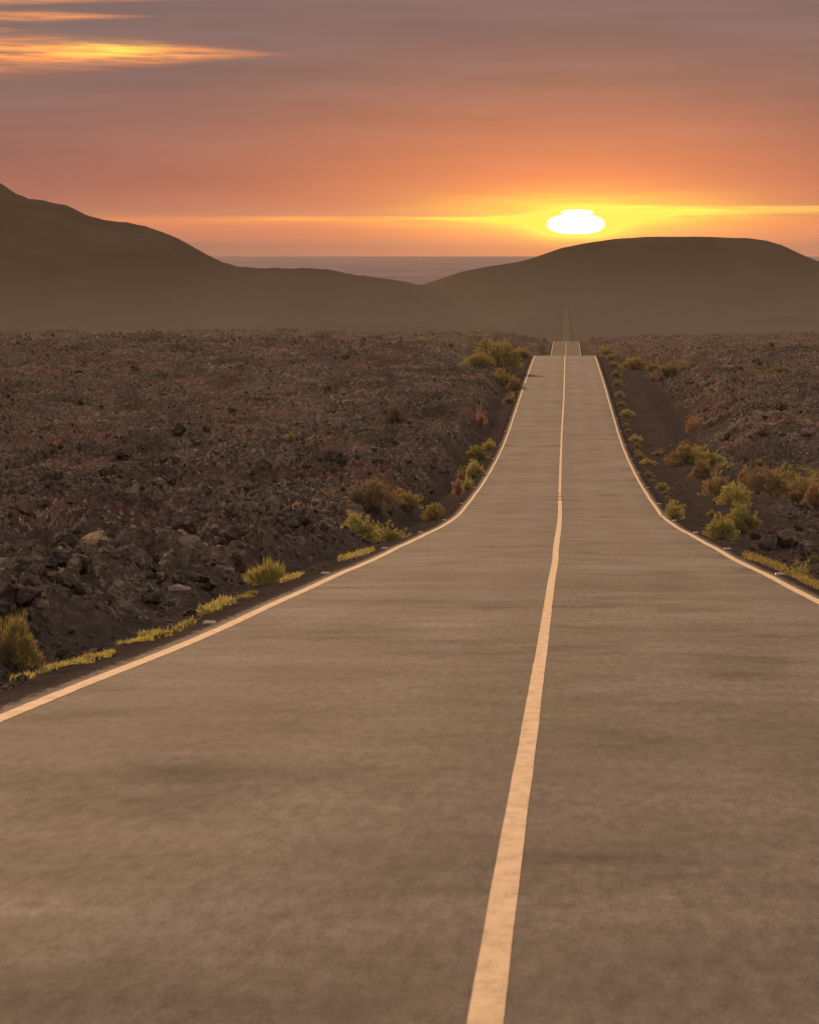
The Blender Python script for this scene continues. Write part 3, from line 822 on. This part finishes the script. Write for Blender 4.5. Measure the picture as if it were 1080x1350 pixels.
# ------------------------------------------------------------------ shrubs
def leaf_arrays(rs, n_tips, leaves, llen, lw, H, spike=0.0, lump=0.25, seed=0, base_low=0.05):
    """unit-ish shrub: radius 0.5, height H; returns foliage (verts, quads) and stems"""
    az = rs.uniform(0, 2 * np.pi, n_tips)
    u = rs.uniform(0.0, 1.0, n_tips)
    el = np.arcsin(u ** 0.8)          # more near the rim
    rad = 1 - 0.45 * rs.rand(n_tips) ** 2.2
    lum = 1 + lump * fbm(az * 1.3 + seed, el * 2.5, 3, seed)*1.6
    x = 0.5 * np.cos(el) * np.cos(az) * rad * lum
    y = 0.5 * np.cos(el) * np.sin(az) * rad * lum
    z = H * np.sin(el) * rad * lum + base_low * H
    tips = np.stack([x, y, z], -1)
    N = n_tips * leaves
    c = np.repeat(tips, leaves, 0)
    out = c / np.maximum(np.linalg.norm(c, axis=1, keepdims=True), 1e-6)
    d = out * (0.8 + spike) + rs.normal(size=(N, 3)) * (0.55 if spike < 0.5 else 0.25); d[:, 2] += 0.15 + spike
    d /= np.linalg.norm(d, axis=1, keepdims=True)
    c = c + rs.normal(size=(N, 3)) * 0.022
    side = np.cross(d, rs.normal(size=(N, 3))); side /= np.maximum(np.linalg.norm(side, axis=1, keepdims=True), 1e-6)
    L = llen * rs.uniform(0.6, 1.3, N)[:, None]; W = lw * rs.uniform(0.7, 1.3, N)[:, None]
    p0 = c - d * L * 0.35; p1 = c + side * W + d * L * 0.15; p2 = c + d * L; p3 = c - side * W + d * L * 0.15
    v = np.stack([p0, p1, p2, p3], 1).reshape(-1, 3)
    v[:, 2] = np.maximum(v[:, 2], 0.0)
    f = np.arange(N * 4).reshape(-1, 4)
    # stems: thin three-sided rods from the root to a share of the tips
    st = tips[:: max(1, n_tips // 70)]
    sv, sf = [], []
    for k, t in enumerate(st):
        b0 = np.array([t[0] * 0.15, t[1] * 0.15, 0.0]); mid = t * np.array([0.65, 0.65, 0.5])
        for j, (pp, r_) in enumerate(((b0, 0.010), (mid, 0.007), (t * 0.98, 0.003))):
            for q in range(3):
                sv.append(pp + r_ * np.array([math.cos(q * 2.094), math.sin(q * 2.094), 0]))
        o = k * 9
        for j in range(2):
            for q in range(3):
                sf.append((o + j*3 + q, o + j*3 + (q+1) % 3, o + j*3 + 3 + (q+1) % 3, o + j*3 + 3 + q))
    return v, f, np.array(sv), np.array(sf)
PROTO = {}
def proto(kind, k):
    key = (kind, k)
    if key not in PROTO:
        rs = np.random.RandomState(hash(kind) % 1 + k * 31 + len(kind) * 7)
        P = dict(dome=(420, 11, 0.060, 0.0085, 0.50, 0.1, 0.50), loose=(260, 9, 0.075, 0.009, 0.50, 0.1, 0.70),
                 spiky=(230, 6, 0.22, 0.0075, 0.50, 0.9, 0.3), tuft=(110, 9, 0.10, 0.014, 0.45, 0.3, 0.4),
                 twig=(420, 9, 0.085, 0.0055, 0.50, 0.2, 0.45))[kind]
        PROTO[key] = leaf_arrays(rs, P[0], P[1], P[2], P[3], P[4], P[5], P[6], seed=k)
    return PROTO[key]
MESHC = {}
def shrub(px, py, wpx, hpx, kind, colr, label, cat="shrub", group=None, name="shrub", k=0, zmin=18.0, depth=1.0):
    x, y, g = at(px, py, zmin)
    wm = wpx * y / FPX; hm = hpx * y / FPX
    key = (kind, k, colr)
    if key not in MESHC:
        v, f, sv, sf = [np.array(t_, copy=True) for t_ in proto(kind, k)]
        q = np.percentile(np.abs(v[:, 0]), 97), np.percentile(np.abs(v[:, 1]), 97), np.percentile(v[:, 2], 98)
        for arr in (v, sv): arr *= np.array([0.5 / q[0], 0.5 / q[1], 0.5 / q[2]])
        MESHC[key] = (np_mesh("foliage", v, f, M_LEAF[colr], True), np_mesh("stems", sv, sf, M_STEM, True))
    e = link(name, None)
    e.location = (x, y, max(gz(x, y), g) - 0.03)
    sxy = wm / 1.0
    e.scale = (sxy, sxy * depth, hm / 0.5)
    e.rotation_euler = (0, 0, 0)
    tag(e, label, cat, group)
    a_ = link("foliage", MESHC[key][0], e); b__ = link("stems", MESHC[key][1], e)
    r_ = random.Random(px * 7 + py).uniform(0, 6.28)
    if depth == 1.0:
        a_.rotation_euler = (0, 0, r_); b__.rotation_euler = (0, 0, r_)
    return e
S = [
 # left of the road, near to far
 (18, 882, 78, 64, 'twig', 'mixed', "tall reedy green and rust shrub at the left border of the photo", 0),
 (352, 773, 46, 34, 'spiky', 'bright', "spiky yellow-green shrub with reddish foot, alone on the sand left of the road", 1),
 (470, 713, 56, 34, 'dome', 'bright', "brightest yellow-green domed shrub left of the road", 0),
 (513, 713, 44, 24, 'loose', 'bright', "loose low yellow-green shrub right beside the brightest domed shrub", 1),
 (490, 680, 80, 37, 'twig', 'brown', "widest reddish-brown domed shrub left of the road", 0),
 (532, 677, 42, 26, 'dome', 'olive', "olive shrub growing against the widest brown shrub", 2),
 (424, 676, 48, 28, 'twig', 'brown', "brown rounded shrub left of the widest brown shrub", 1),
 (392, 682, 34, 16, 'twig', 'orange', "low orange-tan shrub, leftmost of the dry brown ones", 2),
 (573, 686, 30, 22, 'dome', 'olive', "small olive shrub between the brown shrub and the left edge line", 3),
 (604, 652, 14, 24, 'loose', 'orange', "narrow rust-coloured plant at the left roadside where the edge line bends", 0),
 (616, 646, 16, 16, 'loose', 'bright', "small yellow plant touching the narrow rust-coloured one", 2),
 (606, 632, 14, 16, 'loose', 'olive', "pale olive plant left of the leaning green clump", 1),
 (626, 630, 24, 22, 'dome', 'bright', "leaning green clump on the left roadside", 1),
 (629, 608, 34, 20, 'dome', 'olive', "dark olive shrub on the left roadside below the yellow clump", 0),
 (645, 592, 20, 12, 'loose', 'bright', "yellow-green clump beside the left edge line, next above the dark olive shrub", 0),
 (634, 566, 13, 26, 'loose', 'orange', "thin dry plant climbing the bank left of the road", 1),
 (521, 570, 34, 30, 'twig', 'dark', "dark rounded dead-looking shrub in the middle of the left lava field", 0),
 (384, 594, 12, 12, 'loose', 'olive', "small olive plant alone in the left lava field", 2),
 (672, 532, 18, 14, 'loose', 'olive', "nearest olive shrub of the row below the left crest thicket", 1),
 (666, 514, 38, 24, 'dome', 'mixed', "mixed green shrub in the middle of the left crest thicket", 1),
 (678, 515, 24, 16, 'twig', 'brown', "small brown shrub of the left crest thicket, touching the road", 0),
 (655, 488, 62, 34, 'dome', 'olive', "largest shrub of the thicket on the left of the road crest", 3),
 (632, 490, 36, 16, 'twig', 'mixed', "low tan shrub at the left end of the crest thicket", 2),
 (688, 474, 26, 14, 'dome', 'olive', "dark shrub behind the left crest thicket on the brow", 2),
 # right of the road
 (890, 684, 26, 24, 'loose', 'bright', "yellow-green shrub hugging the right edge line at the foot of the tuft row", 2),
 (952, 712, 42, 30, 'dome', 'bright', "near yellow-green shrub of the olive pair right of the road", 2),
 (978, 704, 46, 36, 'dome', 'olive', "far, darker shrub of the olive pair right of the road", 1),
 (968, 668, 42, 30, 'dome', 'bright', "bright green domed shrub at the corner of the dirt track", 3),
 (948, 654, 44, 28, 'loose', 'mixed', "yellowish loose shrub behind the bright green dome at the track", 0),
 (980, 638, 16, 22, 'twig', 'orange', "small upright pink-tan plant sticking up beside the dirt track", 1),
 (925, 632, 34, 24, 'twig', 'brown', "reddish-brown twiggy shrub under the long green one right of the road", 0),
 (905, 612, 50, 24, 'dome', 'mixed', "left half of the long green shrub at the end of the dirt track", 0),
 (932, 617, 44, 26, 'dome', 'bright', "right half of the long green shrub at the end of the dirt track", 1),
 (1008, 666, 68, 38, 'twig', 'brown', "reddish shrub, leftmost of the big thicket at the right border", 2),
 (1030, 650, 60, 32, 'dome', 'mixed', "olive-topped shrub in the middle of the big right thicket", 2),
 (1060, 668, 92, 44, 'twig', 'mixed', "tallest shrub of the big thicket at the right border", 1),
 (1074, 684, 34, 30, 'twig', 'orange', "orange dry shrub in front of the big right thicket", 0),
 (918, 574, 28, 21, 'twig', 'orange', "round pink-orange shrub alone on the slope right of the road", 3),
 (887, 501, 46, 24, 'twig', 'brown', "reddish-brown rounded shrub on the far slope right of the road", 1),
 (838, 488, 36, 14, 'dome', 'olive', "green shrub right of the road crest", 0),
 (1030, 499, 34, 16, 'dome', 'brown', "far tan domed shrub near the right border", 2),
 (990, 499, 30, 12, 'dome', 'brown', "low brown shrub left of the far tan domed one", 3),
 (800, 470, 22, 12, 'loose', 'olive', "olive plant on the brow just right of the crest", 1),
 (868, 600, 16, 8, 'loose', 'mixed', "lone low plant on the sandy slope between the tuft row and the long green shrub", 1),
 (905, 590, 18, 10, 'twig', 'brown', "small brown plant on the slope below the round pink-orange shrub", 2),
 (1000, 622, 26, 10, 'loose', 'mixed', "low weeds at the back edge of the dirt track", 2),
 (938, 680, 14, 8, 'loose', 'mixed', "small weed on the sand above the olive pair", 0),
 (862, 492, 22, 10, 'dome', 'olive', "small green shrub between the crest shrub and the far brown one at right", 2),
 (1050, 760, 34, 20, 'loose', 'bright', "yellow-green tuft on the right shoulder, nearest the camera", 1),
 (1024, 750, 24, 12, 'loose', 'mixed', "low yellowish plant on the right shoulder next to the nearest tuft", 0),
 (1072, 742, 20, 13, 'loose', 'bright', "bright green plant by the slanting boulder at the right border", 0),
]
for (px, py, wp, hp, kd, cl, lb, k) in S:
    shrub(px, py, wp, hp, kd, cl, lb, k=k)
ordw = ["first", "second", "third", "fourth", "fifth", "sixth", "seventh", "eighth", "ninth", "tenth", "eleventh", "twelfth", "thirteenth", "fourteenth", "fifteenth", "sixteenth", "seventeenth", "eighteenth", "nineteenth", "twentieth"]
row = [(880, 658, 8, 5, 'mixed'), (876, 652, 10, 6, 'olive'), (873, 646, 18, 10, 'bright'), (860, 636, 9, 5, 'mixed'), (855, 629, 14, 8, 'olive'), (854, 613, 23, 9, 'bright'),
       (843, 604, 14, 7, 'olive'), (841, 599, 10, 6, 'olive'), (840, 590, 10, 7, 'olive'), (838, 582, 15, 9, 'bright'), (828, 570, 9, 5, 'mixed'), (825, 563, 10, 6, 'olive'),
       (826, 549, 20, 9, 'bright'), (818, 535, 12, 6, 'mixed'), (817, 524, 13, 8, 'bright'), (814, 509, 14, 9, 'olive'), (813, 496, 14, 8, 'olive'), (809, 484, 13, 8, 'olive'), (806, 475, 12, 8, 'olive')]
for i, (px, py, wp, hp, cl) in enumerate(row):
    shrub(px, py, wp, hp, 'tuft', cl, f"low green tuft outside the right edge line, {ordw[i]} of its row from the near end", "grass tuft", "tufts in a row along the right edge of the road", "grass_tuft", k=i % 4)
rb = random.Random(8)

# creeping plants on the left shoulder: unique flat meshes that follow the sand
def creeper(p0, p1, wid, colr, label, n=900, hgt=0.022, dens=1.0):
    a0 = at(*p0); a1 = at(*p1); n = int(n * 0.6)
    rs = np.random.RandomState(int(p0[0]))
    t = rs.rand(n); cx = (a0[0] + a1[0]) / 2; cy = (a0[1] + a1[1]) / 2
    s_ = rs.normal(0, 0.36, n)
    prof = np.sin(np.pi * np.clip(t, 0.02, 0.98)) ** 0.6
    x = a0[0] - 0.05 + (a1[0] - a0[0]) * t + s_ * wid * 0.62 * prof; y = a0[1] + (a1[1] - a0[1]) * t + rs.normal(0, 0.15, n)
    kp = fbm(x / 0.25, y / 0.6, 3, 77) > -0.5
    x, y = x[kp], y[kp]; N = len(x)
    z = ground_z(x, y) + rs.rand(N) * hgt * (0.6 + 0.8 * (fbm(x / 0.3, y / 0.3, 2, 78) + 0.5))
    c = np.stack([x - cx, y - cy, z], -1)
    zc = float(np.min(z)) ; c[:, 2] -= zc
    d = rs.normal(size=(N, 3)) * 0.7; d[:, 2] = np.abs(d[:, 2]) + 0.45; d /= np.linalg.norm(d, axis=1, keepdims=True)
    side = np.cross(d, rs.normal(size=(N, 3))); side /= np.linalg.norm(side, axis=1, keepdims=True)
    L = 0.045 * rs.uniform(0.6, 1.6, N)[:, None]; W = 0.011
    v = np.stack([c - d * L * 0.3, c + side * W, c + d * L, c - side * W], 1).reshape(-1, 3)
    o = link("creeping_plant", np_mesh("creeping_plant", v, np.arange(N * 4).reshape(-1, 4), M_LEAF[colr]))
    o.location = (cx, cy, zc)
    tag(o, label, "creeping plant", "creeping plants on the left shoulder")
creeper((62, 888), (155, 862), 0.26, 'bright', "longest yellow-green creeping patch on the left shoulder, near the photo's left border", 2600)
creeper((26, 899), (50, 894), 0.12, 'bright', "smallest creeping patch, nearest the left border of the photo", 350)
creeper((162, 851), (206, 845), 0.16, 'bright', "thin flat creeping patch between the longest patch and the yellow one", 800)
creeper((190, 843), (262, 824), 0.22, 'bright', "yellow ragged creeping patch ending at the nearest left road stud", 1700, 0.07)
creeper((268, 812), (312, 796), 0.22, 'bright', "upright yellow creeping patch beyond the nearest left road stud", 2200, 0.09)
creeper((316, 792), (342, 784), 0.16, 'olive', "faint creeping patch leading to the spiky yellow-green shrub", 1800)
creeper((376, 769), (402, 758), 0.22, 'bright', "low creeping patch just right of the spiky yellow-green shrub", 1500, 0.05)
creeper((452, 740), (494, 726), 0.45, 'bright', "long creeping patch on the shoulder below the brightest domed shrub", 2000, 0.07)
for i, (a, b2, w_, n, lb) in enumerate([((985, 736), (1040, 756), 0.4, 1600, "ragged low patch of yellowish weeds along the right shoulder before the nearest tuft"),
                                 ((1050, 764), (1085, 780), 0.4, 900, "low weeds on the right shoulder at the photo's right border")]):
    creeper(a, b2, w_, 'mixed', lb, n, 0.10)
    o = C.objects[-1]; o["group"] = "weeds on the right shoulder"; o["kind"] = "stuff"; o["category"] = "weeds"

# ------------------------------------------------------------------ haze
def haze():
    bm = bmesh.new()
    x0, x1, y0, y1, z0, z1 = -9300, 9300, -400, 20300, -127.0, 54.0
    vs = [bm.verts.new(p) for p in ((x0, y0, z0), (x1, y0, z0), (x1, y1, z0), (x0, y1, z0), (x0, y0, z1), (x1, y0, z1), (x1, y1, z1), (x0, y1, z1))]
    for f in ((3, 2, 1, 0), (4, 5, 6, 7), (0, 1, 5, 4), (1, 2, 6, 5), (2, 3, 7, 6), (3, 0, 4, 7)): bm.faces.new([vs[i] for i in f])
    me = bpy.data.meshes.new("haze"); bm.to_mesh(me); bm.free()
    m = bpy.data.materials.new("haze_air"); m.use_nodes = True; m.node_tree.nodes.clear(); b = NB(m.node_tree)
    pv = b.new('ShaderNodeVolumePrincipled'); o = b.new('ShaderNodeOutputMaterial'); b.l.new(pv.outputs[0], o.inputs['Volume'])
    pv.inputs['Color'].default_value = (0.84, 0.69, 0.50, 1)
    pv.inputs['Density'].default_value = 1.9e-5
    pv.inputs['Anisotropy'].default_value = 0.1
    me.materials.append(m)
    tag(link("haze", me), "pale evening haze filling the whole valley", "haze", kind='stuff')
haze()
